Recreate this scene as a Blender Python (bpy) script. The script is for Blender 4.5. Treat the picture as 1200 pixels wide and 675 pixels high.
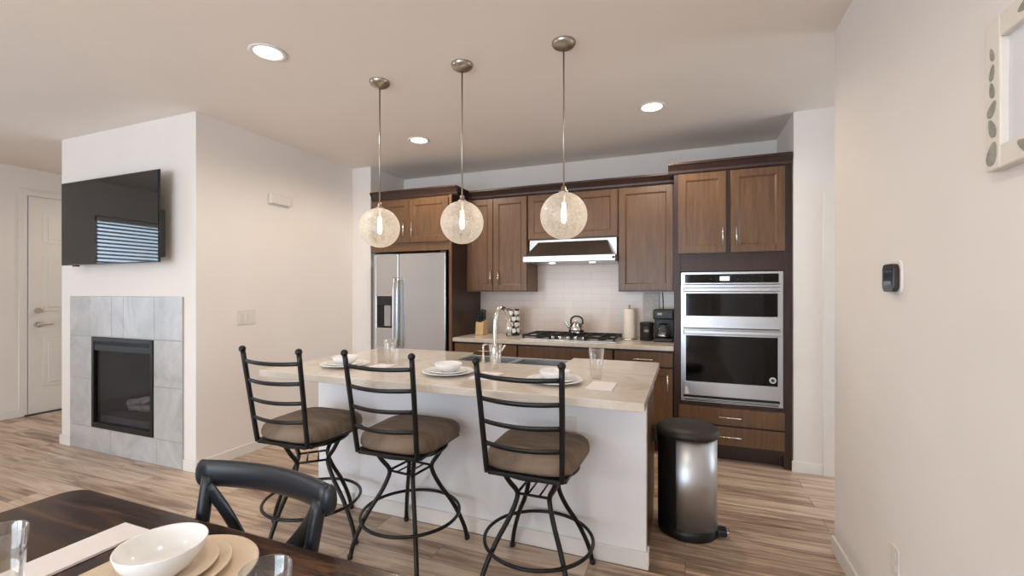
import bpy, bmesh, math, random
from mathutils import Vector, Matrix
random.seed(7)
PI = math.pi
C = bpy.context.scene.collection
for o in list(bpy.data.objects): bpy.data.objects.remove(o)

# ------------------------------------------------------------------ camera
cam_d = bpy.data.cameras.new('camera'); cam = bpy.data.objects.new('camera', cam_d); C.objects.link(cam)
cam.location = (0, 0, 1.37)
cam.rotation_euler = (PI/2, 0, math.atan(203/523.5))
cam_d.sensor_width = 36; cam_d.lens = 523.5/1200*36; cam_d.shift_y = 4.5/1200; cam_d.clip_start = 0.05
bpy.context.scene.camera = cam

# ------------------------------------------------------------------ world, lights, exposure
vs = bpy.context.scene.view_settings
bpy.context.scene.display_settings.display_device = 'sRGB'
vs.view_transform = 'Standard'; vs.look = 'None'; vs.gamma = 1; vs.use_curve_mapping = False
vs.exposure = -0.06
w = bpy.data.worlds.new('daylight'); bpy.context.scene.world = w; w.use_nodes = True
w.node_tree.nodes['Background'].inputs[0].default_value = (0.72, 0.85, 1, 1)
w.node_tree.nodes['Background'].inputs[1].default_value = 5.0

def area(name, loc, rot, sx, sy, power, col):
    l = bpy.data.lights.new(name, 'AREA'); l.shape = 'RECTANGLE'; l.size = sx; l.size_y = sy
    l.energy = power; l.color = col
    o = bpy.data.objects.new(name, l); o.location = loc; o.rotation_euler = rot; C.objects.link(o)
    return o
# daylight coming in through an added, unseen patio door behind the camera and the living room window
area('added_patio_daylight', (-2.0, -3.75, 1.3), (PI/2, 0, 0), 4.2, 2.2, 105, (0.93, 0.96, 1.0))
area('side_window_daylight', (-7.05, 0.1, 1.45), (PI/2, 0, -PI/2), 1.8, 1.7, 26, (0.72, 0.86, 1.0))
area('hall_window_daylight', (3.15, 3.4, 1.5), (PI/2, 0, PI/2), 0.9, 1.6, 4, (1.0, 0.95, 0.88))
LAMP = (1.0, 0.865, 0.715)
DOWNLIGHT_W = 9.8
PENDANT_W = 0.22

# ------------------------------------------------------------------ geometry helpers
def V(*a): return Vector(a)
class MB:
    """collects shapes into one mesh"""
    def __init__(s): s.v = []; s.f = []; s.sm = []
    def add(s, vs_, fs, smooth=False):
        n = len(s.v); s.v += [tuple(p) for p in vs_]
        for f in fs: s.f.append(tuple(i+n for i in f)); s.sm.append(smooth)
        return s
    def bm(s, bm, mat=None, smooth=False):
        bm.verts.index_update()
        vs_ = [(mat @ v.co) if mat else v.co.copy() for v in bm.verts]
        s.add(vs_, [[v.index for v in f.verts] for f in bm.faces], smooth); bm.free(); return s
    def box(s, x0, x1, y0, y1, z0, z1, bev=0.0, seg=2, mat=None, smooth=False):
        b = bmesh.new(); bmesh.ops.create_cube(b, size=1)
        for v in b.verts:
            v.co = V((x0+x1)/2+v.co.x*(x1-x0), (y0+y1)/2+v.co.y*(y1-y0), (z0+z1)/2+v.co.z*(z1-z0))
        if bev > 0: bmesh.ops.bevel(b, geom=list(b.edges), offset=bev, segments=seg, affect='EDGES', profile=0.5)
        return s.bm(b, mat, smooth)
    def prism(s, poly, a0, a1, axis='x', bev=0.0, smooth=False):
        """2-D polygon extruded along axis; poly coords are the other two axes in order"""
        def P(p, a):
            return {'x': V(a, p[0], p[1]), 'y': V(p[0], a, p[1]), 'z': V(p[0], p[1], a)}[axis]
        n = len(poly); b = bmesh.new()
        A = [b.verts.new(P(p, a0)) for p in poly]; B = [b.verts.new(P(p, a1)) for p in poly]
        b.faces.new(A[::-1]); b.faces.new(B)
        for i in range(n): b.faces.new((A[i], A[(i+1) % n], B[(i+1) % n], B[i]))
        bmesh.ops.recalc_face_normals(b, faces=b.faces)
        if bev > 0: bmesh.ops.bevel(b, geom=list(b.edges), offset=bev, segments=2, affect='EDGES', profile=0.5)
        return s.bm(b, None, smooth)
    def lathe(s, prof, n=32, c=(0, 0, 0), mat=None, smooth=True):
        vs_ = []; fs = []; rings = []
        for r, z in prof:
            if r < 1e-6:
                rings.append([len(vs_)]); vs_.append(V(c[0], c[1], c[2]+z))
            else:
                rings.append(list(range(len(vs_), len(vs_)+n)))
                for k in range(n):
                    a = 2*PI*k/n; vs_.append(V(c[0]+r*math.cos(a), c[1]+r*math.sin(a), c[2]+z))
        for A, B in zip(rings, rings[1:]):
            for k in range(n):
                k2 = (k+1) % n
                if len(A) == 1 and len(B) == 1: continue
                if len(A) == 1: fs.append((A[0], B[k2], B[k])) if False else fs.append((A[0], B[k], B[k2])[::-1])
                elif len(B) == 1: fs.append((A[k], A[k2], B[0]))
                else: fs.append((A[k], A[k2], B[k2], B[k]))
        if mat: vs_ = [mat @ p for p in vs_]
        return s.add(vs_, fs, smooth)
    def tube(s, pts, r, n=10, closed=False, flat=None, up=None):
        """swept tube; r number or list; flat=(rw, rh) gives an oval section with rh along 'up'"""
        pts = [Vector(p) for p in pts]; m = len(pts)
        R = r if isinstance(r, (list, tuple)) else [r]*m
        T = []
        for i in range(m):
            a = pts[(i-1) % m] if (closed or i > 0) else pts[i]
            b = pts[(i+1) % m] if (closed or i < m-1) else pts[i]
            T.append((b-a).normalized())
        u = Vector(up) if up else (V(0, 0, 1) if abs(T[0].z) < .9 else V(1, 0, 0))
        vs_ = []; fs = []
        for i in range(m):
            u = Vector(up) if up else u
            u = (u-T[i]*u.dot(T[i])).normalized(); v = T[i].cross(u)
            rw, rh = flat if flat else (R[i], R[i])
            for k in range(n):
                a = 2*PI*k/n; vs_.append(pts[i]+u*(rh*math.cos(a))+v*(rw*math.sin(a)))
        for i in range(m if closed else m-1):
            j = (i+1) % m
            for k in range(n):
                k2 = (k+1) % n; fs.append((i*n+k, i*n+k2, j*n+k2, j*n+k))
        if not closed:
            fs.append(tuple(range(n))[::-1]); fs.append(tuple((m-1)*n+k for k in range(n)))
        return s.add(vs_, fs, True)
    def cyl(s, p0, p1, r, n=20, r2=None):
        p0, p1 = Vector(p0), Vector(p1); d = (p1-p0).normalized()
        u = V(0, 0, 1) if abs(d.z) < .9 else V(1, 0, 0); u = (u-d*u.dot(d)).normalized(); v = d.cross(u)
        r2 = r if r2 is None else r2; vs_ = []
        for p, q in ((p0, r), (p1, r2)):
            for k in range(n):
                a = 2*PI*k/n; vs_.append(p+u*(q*math.cos(a))+v*(q*math.sin(a)))
        m = len(s.v)
        s.add(vs_, [(k, (k+1) % n, n+(k+1) % n, n+k) for k in range(n)], True)
        return s.add(vs_, [tuple(range(n))[::-1], tuple(range(n, 2*n))], False)
    def sphere(s, c, r, n=16, sc=(1, 1, 1)):
        b = bmesh.new(); bmesh.ops.create_uvsphere(b, u_segments=n, v_segments=max(8, n//2+2), radius=r)
        return s.bm(b, Matrix.Translation(c) @ Matrix.Diagonal((*sc, 1)), True)
    def build(s, name, m, parent=None, loc=None, rot=None):
        me = bpy.data.meshes.new(name); me.from_pydata([tuple(p) for p in s.v], [], s.f)
        b = bmesh.new(); b.from_mesh(me)
        bmesh.ops.remove_doubles(b, verts=b.verts, dist=1e-6) if len(s.v) < 3000 else None
        bmesh.ops.recalc_face_normals(b, faces=b.faces)
        b.to_mesh(me); b.free()
        if len(me.polygons) == len(s.sm): me.polygons.foreach_set('use_smooth', s.sm)
        else: me.polygons.foreach_set('use_smooth', [any(s.sm)]*len(me.polygons))
        me.materials.append(m); me.update()
        o = bpy.data.objects.new(name, me); C.objects.link(o)
        if parent: o.parent = parent
        if loc: o.location = loc
        if rot: o.rotation_euler = rot
        return o
def catmull(pts, k=6, closed=False):
    P = [Vector(p) for p in pts]; n = len(P); out = []
    rng = range(n if closed else n-1)
    for i in rng:
        p0 = P[(i-1) % n] if closed or i > 0 else P[i]*2-P[i+1]
        p1 = P[i]; p2 = P[(i+1) % n]
        p3 = P[(i+2) % n] if closed or i+2 < n else p2*2-p1
        for j in range(k):
            t = j/k
            out.append(.5*((2*p1)+(-p0+p2)*t+(2*p0-5*p1+4*p2-p3)*t*t+(-p0+3*p1-3*p2+p3)*t**3))
    if not closed: out.append(P[-1])
    return out

def tag(o, label=None, cat=None, group=None, kind=None):
    if label: o['label'] = label
    if cat: o['category'] = cat
    if group: o['group'] = group
    if kind: o['kind'] = kind
    return o
def thing(name, label, cat, loc=(0, 0, 0), rotz=0, group=None):
    o = bpy.data.objects.new(name, None); o.empty_display_size = .1; C.objects.link(o)
    o.location = loc; o.rotation_euler = (0, 0, rotz)
    return tag(o, label, cat, group)
def struct(name, mb, m, parent=None):
    o = mb.build(name, m, parent)
    if not parent: o['kind'] = 'structure'
    return o
def dup(root, loc, rotz=None, label=None, group=None):
    r = root.copy(); C.objects.link(r); r.location = loc
    if rotz is not None: r.rotation_euler = (0, 0, rotz)
    if label: r['label'] = label
    if group: r['group'] = group
    for ch in list(root.children):
        c = ch.copy(); C.objects.link(c); c.parent = r
        for g in ch.children:
            d = g.copy(); C.objects.link(d); d.parent = c
    return r

# ------------------------------------------------------------------ materials
def srgb(r, g, b):
    f = lambda c: (c/255/12.92) if c/255 <= .04045 else ((c/255+.055)/1.055)**2.4
    return (f(r), f(g), f(b), 1)
class M_:
    def __init__(s, name, col=(0.8, .8, .8, 1), rough=.5, metal=0.0, spec=.5):
        s.m = bpy.data.materials.new(name); s.m.use_nodes = True; s.t = s.m.node_tree
        s.b = s.t.nodes['Principled BSDF']; s.out = s.t.nodes['Material Output']
        s.b.inputs['Base Color'].default_value = col; s.b.inputs['Roughness'].default_value = rough
        s.b.inputs['Metallic'].default_value = metal; s.b.inputs['Specular IOR Level'].default_value = spec
    def n(s, typ, **kw):
        nd = s.t.nodes.new(typ)
        for k, v in kw.items():
            if k in nd.inputs.keys(): nd.inputs[k].default_value = v
            else: setattr(nd, k, v)
        return nd
    def l(s, a, b): s.t.links.new(a, b)
    def coords(s, scale=(1, 1, 1), which='Object'):
        tc = s.n('ShaderNodeTexCoord'); mp = s.n('ShaderNodeMapping'); mp.inputs['Scale'].default_value = scale
        s.l(tc.outputs[which], mp.inputs['Vector']); return mp.outputs['Vector']
    def noise(s, scale, detail=4, rough=.55, co=(1, 1, 1), dist=0.0):
        nd = s.n('ShaderNodeTexNoise'); nd.inputs['Scale'].default_value = scale; nd.inputs['Detail'].default_value = detail
        nd.inputs['Roughness'].default_value = rough; nd.inputs['Distortion'].default_value = dist
        s.l(s.coords(co), nd.inputs['Vector']); return nd.outputs['Fac']
    def ramp(s, fac, stops):
        r = s.n('ShaderNodeValToRGB'); e = r.color_ramp.elements
        while len(e) < len(stops): e.new(.5)
        for el, (p, c) in zip(e, stops): el.position = p; el.color = c
        s.l(fac, r.inputs['Fac']); return r.outputs['Color']
    def color(s, sock): s.l(sock, s.b.inputs['Base Color']); return s
    def bump(s, fac, strength=.1, dist=.01):
        b = s.n('ShaderNodeBump'); b.inputs['Strength'].default_value = strength; b.inputs['Distance'].default_value = dist
        s.l(fac, b.inputs['Height']); s.l(b.outputs['Normal'], s.b.inputs['Normal']); return s
def plain(name, col, rough=.5, metal=0.0, var=.06, scale=8, bump=0, spec=.5):
    m = M_(name, col, rough, metal, spec); f = m.noise(scale, 3)
    a = tuple(c*(1-var) for c in col[:3])+(1,); b = tuple(min(1, c*(1+var)) for c in col[:3])+(1,)
    m.color(m.ramp(f, [(.3, a), (.7, b)]))
    if bump: m.bump(m.noise(180, 2), bump, .002)
    return m.m
PAINT = plain('wall_paint', srgb(236, 230, 224), .75, var=.015, scale=2, bump=.04, spec=.3)
CEIL = plain('ceiling_paint', srgb(240, 232, 223), .85, var=.015, scale=2, bump=.05, spec=.2)
TRIM = plain('trim_paint', srgb(232, 228, 222), .45, var=.01)
PANELW = plain('island_paint', srgb(240, 240, 242), .5, var=.015, scale=3)
def wood(name, dark, light, rough=.35, stretch=(14, 14, 1.2), scale=3.0):
    m = M_(name, dark, rough)
    f = m.noise(scale, 6, .6, stretch, .6); g = m.noise(1.3, 2, .5, (1, 1, .6))
    mx = m.n('ShaderNodeMath', operation='MULTIPLY_ADD'); m.l(g, mx.inputs[0]); mx.inputs[1].default_value = .5; m.l(f, mx.inputs[2])
    m.color(m.ramp(mx.outputs[0], [(.45, dark), (1.0, light)])); m.bump(f, .05, .002)
    return m.m
CAB = wood('cabinet_wood', srgb(86, 61, 42), srgb(121, 90, 63), .34)
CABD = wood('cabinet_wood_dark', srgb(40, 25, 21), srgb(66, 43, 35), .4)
def steel(name, col=(.60, .62, .645, 1), rough=.27, stretch=(1, 1, 90)):
    m = M_(name, col, rough, 1.0); f = m.noise(4, 3, .5, stretch)
    m.color(m.ramp(f, [(.2, tuple(c*.97 for c in col[:3])+(1,)), (.8, col)]))
    r = m.n('ShaderNodeMapRange'); r.inputs['To Min'].default_value = rough*.97; r.inputs['To Max'].default_value = rough*1.03
    m.l(f, r.inputs['Value']); m.l(r.outputs[0], m.b.inputs['Roughness'])
    return m.m
STEEL = steel('brushed_steel'); STEELH = steel('brushed_steel_horizontal', rough=.3, stretch=(2, 90, 90))
CHROME = plain('satin_nickel', (.72, .69, .64, 1), .22, 1.0, .03)
NICKEL = plain('pendant_nickel', (.42, .38, .33, 1), .3, 1.0, .05)
BLACKP = plain('black_plastic', srgb(22, 22, 23), .4, var=.1)
BLACKG = plain('black_glass', srgb(9, 9, 10), .06, var=.02, spec=.35)
IRON = plain('black_iron', srgb(15, 14, 15), .38, .2, var=.12, scale=30)
GRATE = plain('cast_iron', srgb(24, 22, 21), .6, .2, var=.1, scale=40, bump=.2)
WHITEC = plain('white_ceramic', srgb(240, 240, 240), .18, var=.01)
CREAMC = plain('cream_ceramic', srgb(224, 205, 180), .3, var=.02)
PAPER = plain('napkin_cloth', srgb(230, 224, 224), .8, var=.02, scale=30)
MATC = plain('placemat_weave', srgb(214, 196, 172), .8, var=.06, scale=60, bump=.3)
CHAIRB = plain('black_painted_wood', srgb(30, 34, 41), .38, var=.12, scale=12)
LIDM = plain('dark_plastic_lid', srgb(44, 40, 36), .5, var=.06)
WOODL = wood('pale_wood', srgb(190, 152, 104), srgb(222, 190, 142), .5)
SCREEN = plain('tv_screen', srgb(20, 20, 21), .03, var=.01, spec=.6)
DARKGREY = plain('dark_grey_metal', srgb(38, 38, 41), .45, .2, var=.05)
PLATEW = plain('switch_plate', srgb(226, 220, 214), .45, var=.01)
def tablewood():
    m = M_('walnut_table', (.03, .02, .015, 1), .22)
    f = m.noise(2.5, 7, .62, (1.2, 14, 6), .8)
    c = m.ramp(f, [(.34, srgb(26, 16, 12)), (.52, srgb(54, 35, 24)), (.7, srgb(98, 66, 45))])
    m.color(c); m.bump(f, .06, .002); return m.m
TABLE = tablewood()
def seatfab():
    m = M_('brown_seat_fabric', (.1, .08, .06, 1), .8)
    f = m.noise(5, 5, .6, (1, 3, 1), .5)
    m.color(m.ramp(f, [(.3, srgb(98, 84, 71)), (.7, srgb(146, 127, 110))])); m.bump(m.noise(150, 2), .15, .003); return m.m
FABRIC = seatfab()
def quartz():
    m = M_('quartz', (.8, .8, .8, 1), .16)
    f = m.noise(2.2, 6, .65, (1, 1, 1), 1.5)
    m.color(m.ramp(f, [(.35, srgb(206, 195, 182)), (.5, srgb(214, 205, 194)), (.62, srgb(200, 186, 170)), (.7, srgb(212, 202, 190))])); return m.m
QUARTZ = quartz()
def floormat():
    m = M_('vinyl_planks', (.3, .2, .15, 1), .33)
    br = m.n('ShaderNodeTexBrick'); br.offset = .37; br.offset_frequency = 2
    br.inputs['Scale'].default_value = 1; br.inputs['Mortar Size'].default_value = .0014; br.inputs['Brick Width'].default_value = 1.22
    br.inputs['Row Height'].default_value = .152; br.inputs['Color1'].default_value = (0, 0, 0, 1); br.inputs['Color2'].default_value = (1, 1, 1, 1)
    br.inputs['Mortar'].default_value = (0.1, .1, .1, 1); br.inputs['Bias'].default_value = 0
    m.l(m.coords(), br.inputs['Vector'])
    tc = m.n('ShaderNodeTexCoord'); mp = m.n('ShaderNodeMapping'); mp.inputs['Scale'].default_value = (1.1, 13, 1)
    off = m.n('ShaderNodeVectorMath', operation='ADD'); sc = m.n('ShaderNodeVectorMath', operation='SCALE'); sc.inputs['Scale'].default_value = 7
    m.l(br.outputs['Color'], sc.inputs[0]); m.l(tc.outputs['Object'], off.inputs[0]); m.l(sc.outputs[0], off.inputs[1]); m.l(off.outputs[0], mp.inputs['Vector'])
    nz = m.n('ShaderNodeTexNoise'); nz.inputs['Scale'].default_value = 1.6; nz.inputs['Detail'].default_value = 6; nz.inputs['Roughness'].default_value = .62; nz.inputs['Distortion'].default_value = .7
    m.l(mp.outputs[0], nz.inputs['Vector'])
    ad = m.n('ShaderNodeMath', operation='MULTIPLY_ADD'); m.l(br.outputs['Color'], ad.inputs[0]); ad.inputs[1].default_value = .22; m.l(nz.outputs['Fac'], ad.inputs[2])
    c = m.ramp(ad.outputs[0], [(.34, srgb(108, 82, 64)), (.5, srgb(160, 135, 115)), (.64, srgb(198, 174, 151)), (.84, srgb(220, 201, 181))])
    mx = m.n('ShaderNodeMix', data_type='RGBA'); m.l(br.outputs['Fac'], mx.inputs[0]); m.l(c, mx.inputs[6]); mx.inputs[7].default_value = srgb(92, 74, 62)
    m.color(mx.outputs[2]); m.bump(ad.outputs[0], .05, .002); return m.m
FLOOR = floormat()
def tilemat():
    m = M_('grey_marble_tile', (.6, .6, .6, 1), .3)
    f = m.noise(2.4, 7, .65, (1, 1, 1), 1.2)
    m.color(m.ramp(f, [(.3, srgb(160, 159, 157)), (.5, srgb(182, 181, 180)), (.7, srgb(198, 197, 196))])); return m.m
TILE = tilemat()
GROUT = plain('grout', srgb(176, 173, 170), .8)
def subway():
    m = M_('subway_tile', (.8, .77, .73, 1), .2)
    br = m.n('ShaderNodeTexBrick'); br.inputs['Scale'].default_value = 1; br.inputs['Brick Width'].default_value = .2; br.inputs['Row Height'].default_value = .075
    br.inputs['Mortar Size'].default_value = .0022; br.inputs['Color1'].default_value = srgb(230, 215, 203); br.inputs['Color2'].default_value = srgb(227, 211, 199); br.inputs['Mortar'].default_value = srgb(214, 202, 193)
    tc = m.n('ShaderNodeTexCoord'); sp = m.n('ShaderNodeSeparateXYZ'); cb = m.n('ShaderNodeCombineXYZ')
    m.l(tc.outputs['Object'], sp.inputs[0]); m.l(sp.outputs['X'], cb.inputs['X']); m.l(sp.outputs['Z'], cb.inputs['Y']); m.l(cb.outputs[0], br.inputs['Vector'])
    m.color(br.outputs['Color']); return m.m
SUBWAY = subway()
def glassmat(name, tint=(.985, .99, .99, 1), edge=.55, rough=.02, top=.55):
    m = M_(name); t = m.t; t.nodes.remove(m.b)
    tr = m.n('ShaderNodeBsdfTransparent'); tr.inputs[0].default_value = tint
    gl = m.n('ShaderNodeBsdfGlossy'); gl.inputs['Roughness'].default_value = rough; gl.inputs[0].default_value = (1, 1, 1, 1)
    lw = m.n('ShaderNodeLayerWeight'); lw.inputs['Blend'].default_value = edge
    mp = m.n('ShaderNodeMapRange'); mp.inputs['To Min'].default_value = .03; mp.inputs['To Max'].default_value = top
    m.l(lw.outputs['Facing'], mp.inputs['Value'])
    mx = m.n('ShaderNodeMixShader'); m.l(mp.outputs[0], mx.inputs[0]); m.l(tr.outputs[0], mx.inputs[1]); m.l(gl.outputs[0], mx.inputs[2])
    m.l(mx.outputs[0], m.out.inputs[0]); return m.m
GLASS = glassmat('drinking_glass')
GLASSD = glassmat('fireplace_glass', (.74, .76, .80, 1), .3, .06, .07)
WINGLASS = glassmat('window_glass', (.98, .99, 1, 1), .3)
def globemat():
    m = M_('seeded_globe_glass'); t = m.t; t.nodes.remove(m.b)
    tr = m.n('ShaderNodeBsdfTransparent'); tr.inputs[0].default_value = (1, .97, .92, 1)
    df = m.n('ShaderNodeBsdfDiffuse'); df.inputs[0].default_value = (.86, .82, .76, 1)
    tl = m.n('ShaderNodeBsdfTranslucent'); tl.inputs[0].default_value = (.9, .86, .8, 1)
    gl = m.n('ShaderNodeBsdfGlossy'); gl.inputs['Roughness'].default_value = .12
    f = m.noise(28, 5, .7, (1, 1, 1), 2.0)
    bp = m.n('ShaderNodeBump'); bp.inputs['Strength'].default_value = .5; bp.inputs['Distance'].default_value = .01; m.l(f, bp.inputs['Height'])
    for q in (df, tl, gl): m.l(bp.outputs[0], q.inputs['Normal'])
    a = m.n('ShaderNodeMixShader'); a.inputs[0].default_value = .5; m.l(df.outputs[0], a.inputs[1]); m.l(tl.outputs[0], a.inputs[2])
    b = m.n('ShaderNodeMixShader'); b.inputs[0].default_value = .22; m.l(a.outputs[0], b.inputs[1]); m.l(gl.outputs[0], b.inputs[2])
    lw = m.n('ShaderNodeLayerWeight'); lw.inputs['Blend'].default_value = .35
    r = m.n('ShaderNodeMapRange'); r.inputs['From Min'].default_value = .3; r.inputs['From Max'].default_value = .7; r.inputs['To Min'].default_value = .2; r.inputs['To Max'].default_value = .5
    m.l(f, r.inputs['Value'])
    ad = m.n('ShaderNodeMath', operation='MULTIPLY_ADD'); ad.use_clamp = True; m.l(lw.outputs['Facing'], ad.inputs[0]); ad.inputs[1].default_value = .5; m.l(r.outputs[0], ad.inputs[2])
    c = m.n('ShaderNodeMixShader'); m.l(ad.outputs[0], c.inputs[0]); m.l(tr.outputs[0], c.inputs[1]); m.l(b.outputs[0], c.inputs[2])
    m.l(c.outputs[0], m.out.inputs[0]); return m.m
GLOBE = globemat()
def emit(name, col, strength):
    m = M_(name, col); m.b.inputs['Emission Color'].default_value = col; m.b.inputs['Emission Strength'].default_value = strength; return m.m
BULB = emit('bulb_glow', (1, .86, .66, 1), 5)
LENS = emit('downlight_glow', (1, .93, .8, 1), 6)
LCD = emit('lit_display', (.85, .92, 1, 1), .8)

# ------------------------------------------------------------------ the setting
H = 2.74; BACK = 4.62
def boxobj(name, *a, m=PAINT, bev=0): return struct(name, MB().box(*a, bev=bev), m)
boxobj('floor', -6.95, 3.3, -3.65, 6.2, -.1, 0, m=FLOOR)
boxobj('ceiling', -6.95, 3.3, -3.65, 6.2, H, H+.1, m=CEIL)
boxobj('wall_right', .735, .87, -3.5, 2.812, 0, H)
boxobj('wall_back', -3.21, .77, BACK, BACK+.12, 0, H)
boxobj('wall_north', -6.8, -5.25, 6.05, 6.2, 0, H)
wl = MB()
wl.box(-6.95, -6.8, -3.65, -.8, 0, H); wl.box(-6.95, -6.8, -.8, 1.06, 0, .6); wl.box(-6.95, -6.8, -.8, 1.06, 2.32, H); wl.box(-6.95, -6.8, 1.06, 6.2, 0, H)
struct('wall_left', wl, PAINT)
wr = MB()
wr.box(-6.8, -4.1, -3.65, -3.5, 0, H); wr.box(.1, .87, -3.65, -3.5, 0, H); wr.box(-4.1, .1, -3.65, -3.5, 2.4, H)
struct('wall_rear', wr, PAINT)
# chimney breast with the recess for the fire, and the wall running back to the kitchen
FX0, FX1, FY = -5.25, -3.46, 2.292
bx0, bx1, bz0, bz1 = -4.763, -3.939, .209, .985
wf = MB()
wf.box(FX0, bx0, FY, 2.75, 0, H); wf.box(bx1, FX1, FY, 2.75, 0, H); wf.box(bx0, bx1, FY, 2.75, 0, bz0); wf.box(bx0, bx1, FY, 2.75, bz1, H)
wf.box(FX0, FX1, 2.75, 6.05, 0, H); wf.box(FX1, -3.21, 4.0, 4.74, 0, H)
struct('wall_fireplace', wf, PAINT)
wp = MB(); wp.box(.77, .985, 3.95, 4.74, 0, H); wp.box(.985, 1.80, 3.95, 4.07, 2.07, H); wp.box(1.80, 3.3, 3.95, 4.07, 0, H); wp.box(.985, 1.9, 4.5, 4.74, 0, H)
struct('wall_pantry', wp, PAINT)
wh = MB(); wh.box(.87, 3.3, 2.70, 2.812, 0, H); wh.box(3.18, 3.3, 2.812, 3.0, 0, H); wh.box(3.18, 3.3, 3.85, 3.95, 0, H); wh.box(3.18, 3.3, 3.0, 3.85, 0, .6); wh.box(3.18, 3.3, 3.0, 3.85, 2.3, H)
struct('wall_hall', wh, PAINT)
bs = MB().box(-2.17, -.09, BACK-.012, BACK-.0005, .915, 1.90)
struct('trim_backsplash', bs, SUBWAY)
# baseboards
def bb(name, *a): return struct(name, MB().box(*a, bev=.004), TRIM)
bb('baseboard_right', .721, .7345, -3.5, 2.815, 0, .085)
bb('baseboard_partition', FX1+.0005, FX1+.014, FY-.013, 3.99, 0, .085)
b2 = MB(); b2.box(FX0-.013, -5.10, FY-.013, FY-.0005, 0, .085, bev=.003); b2.box(-3.59, FX1-.0005, FY-.013, FY-.0005, 0, .085, bev=.003)
struct('baseboard_fireplace', b2, TRIM)
bb('baseboard_pantry', .757, .957, 3.936, 3.9495, 0, .085)
bb('baseboard_left', -6.7995, -6.786, -3.5, 2.60, 0, .085)
bb('baseboard_jog', FX1+.015, -3.225, 3.986, 3.9995, 0, .085)
# front door at far left
dr = MB().box(-6.799, -6.775, 2.675, 3.59, .012, 2.43, bev=.002)
for (y0, y1) in ((2.79, 3.09), (3.18, 3.48)):
    for (z0, z1) in ((.30, .846), (1.15, 1.785), (1.92, 2.28)):
        dr.box(-6.776, -6.770, y0, y1, z0, z1, bev=.003); dr.box(-6.772, -6.764, y0+.045, y1-.045, z0+.045, z1-.045, bev=.004)
d1 = struct('door_1', dr, TRIM)
cs = MB(); cs.box(-6.7995, -6.78, 2.60, 2.668, 0, 2.44, bev=.004); cs.box(-6.7995, -6.78, 3.60, 3.67, 0, 2.44, bev=.004); cs.box(-6.7995, -6.78, 2.60, 3.67, 2.437, 2.51, bev=.004)
struct('trim_1', cs, TRIM)
k = MB(); k.cyl((-6.764, 2.745, 1.005), (-6.752, 2.745, 1.005), .032); k.cyl((-6.752, 2.745, 1.005), (-6.735, 2.745, 1.005), .012); k.box(-6.738, -6.72, 2.735, 2.86, .995, 1.015, bev=.005)
k.build('door_handle', CHROME, d1)
k = MB(); k.cyl((-6.764, 2.745, 1.16), (-6.745, 2.745, 1.16), .03); k.build('deadbolt', CHROME, d1)
MB().box(-6.7995, -6.74, 2.64, 3.62, 0, .012, bev=.003).build('threshold', DARKGREY, d1)
# pantry door in the hall, only its casing edge shows
cs = MB(); cs.box(.957, 1.030, 3.93, 3.9495, 0, 2.04, bev=.004); cs.box(1.80, 1.875, 3.93, 3.9495, 0, 2.04, bev=.004); cs.box(.957, 1.875, 3.93, 3.9495, 2.035, 2.11, bev=.004)
struct('trim_2', cs, TRIM)
d2 = MB().box(1.048, 1.798, 3.985, 4.02, .012, 2.06, bev=.002)
for (z0, z1) in ((.25, .9), (1.1, 1.9)):
    d2.box(1.16, 1.69, 3.978, 3.986, z0, z1, bev=.004)
struct('door_2', d2, TRIM)
# living room window with blinds (it shows mirrored in the television)
wn = MB()
for y in (-.8, .10, 1.0): wn.box(-6.93, -6.86, y, y+.06, .6, 2.32, bev=.004)
for z in (.6, 2.26): wn.box(-6.93, -6.86, -.8, 1.06, z, z+.06, bev=.004)
wn.box(-6.83, -6.77, -.84, 1.10, .56, .60, bev=.006)
w1 = struct('window_1', wn, TRIM)
MB().box(-6.90, -6.894, -.74, 1.0, .66, 2.26).build('pane', WINGLASS, w1)
bl = thing('window_blind', 'white horizontal slat blind in the living room window, seen mirrored in the television', 'blind', (-6.825, .13, 2.30))
MB().box(-.022, .022, -.91, .91, -.045, 0, bev=.005).build('head_rail', TRIM, bl)
sl = MB()
for i in range(33):
    z = -.075-i*.048; R_ = Matrix.Translation((0, 0, z)) @ Matrix.Rotation(math.radians(-22), 4, 'Y')
    sl.box(-.022, .022, -.9, .9, -.0015, .0015, mat=R_)
sl.build('slats', plain('blind_slat_backlit', srgb(120, 128, 142), .5, var=.01), bl)  # white slats coloured darker grey-blue, backlit shade put into the colour
MB().box(-.02, .02, -.9, .9, -1.70, -1.68, bev=.004).build('bottom_rail', TRIM, bl)
# unseen patio door added behind the camera to let in daylight
pn = MB()
for x in (-4.1, -2.06, -1.96, .03): pn.box(x, x+.07, -3.62, -3.55, 0, 2.4, bev=.004)
for z in (0, 2.33): pn.box(-4.1, .1, -3.62, -3.55, z, z+.07, bev=.004)
w2 = struct('added_patio_window', pn, TRIM)
MB().box(-4.03, .03, -3.59, -3.585, .07, 2.33).build('pane', WINGLASS, w2)

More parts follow.
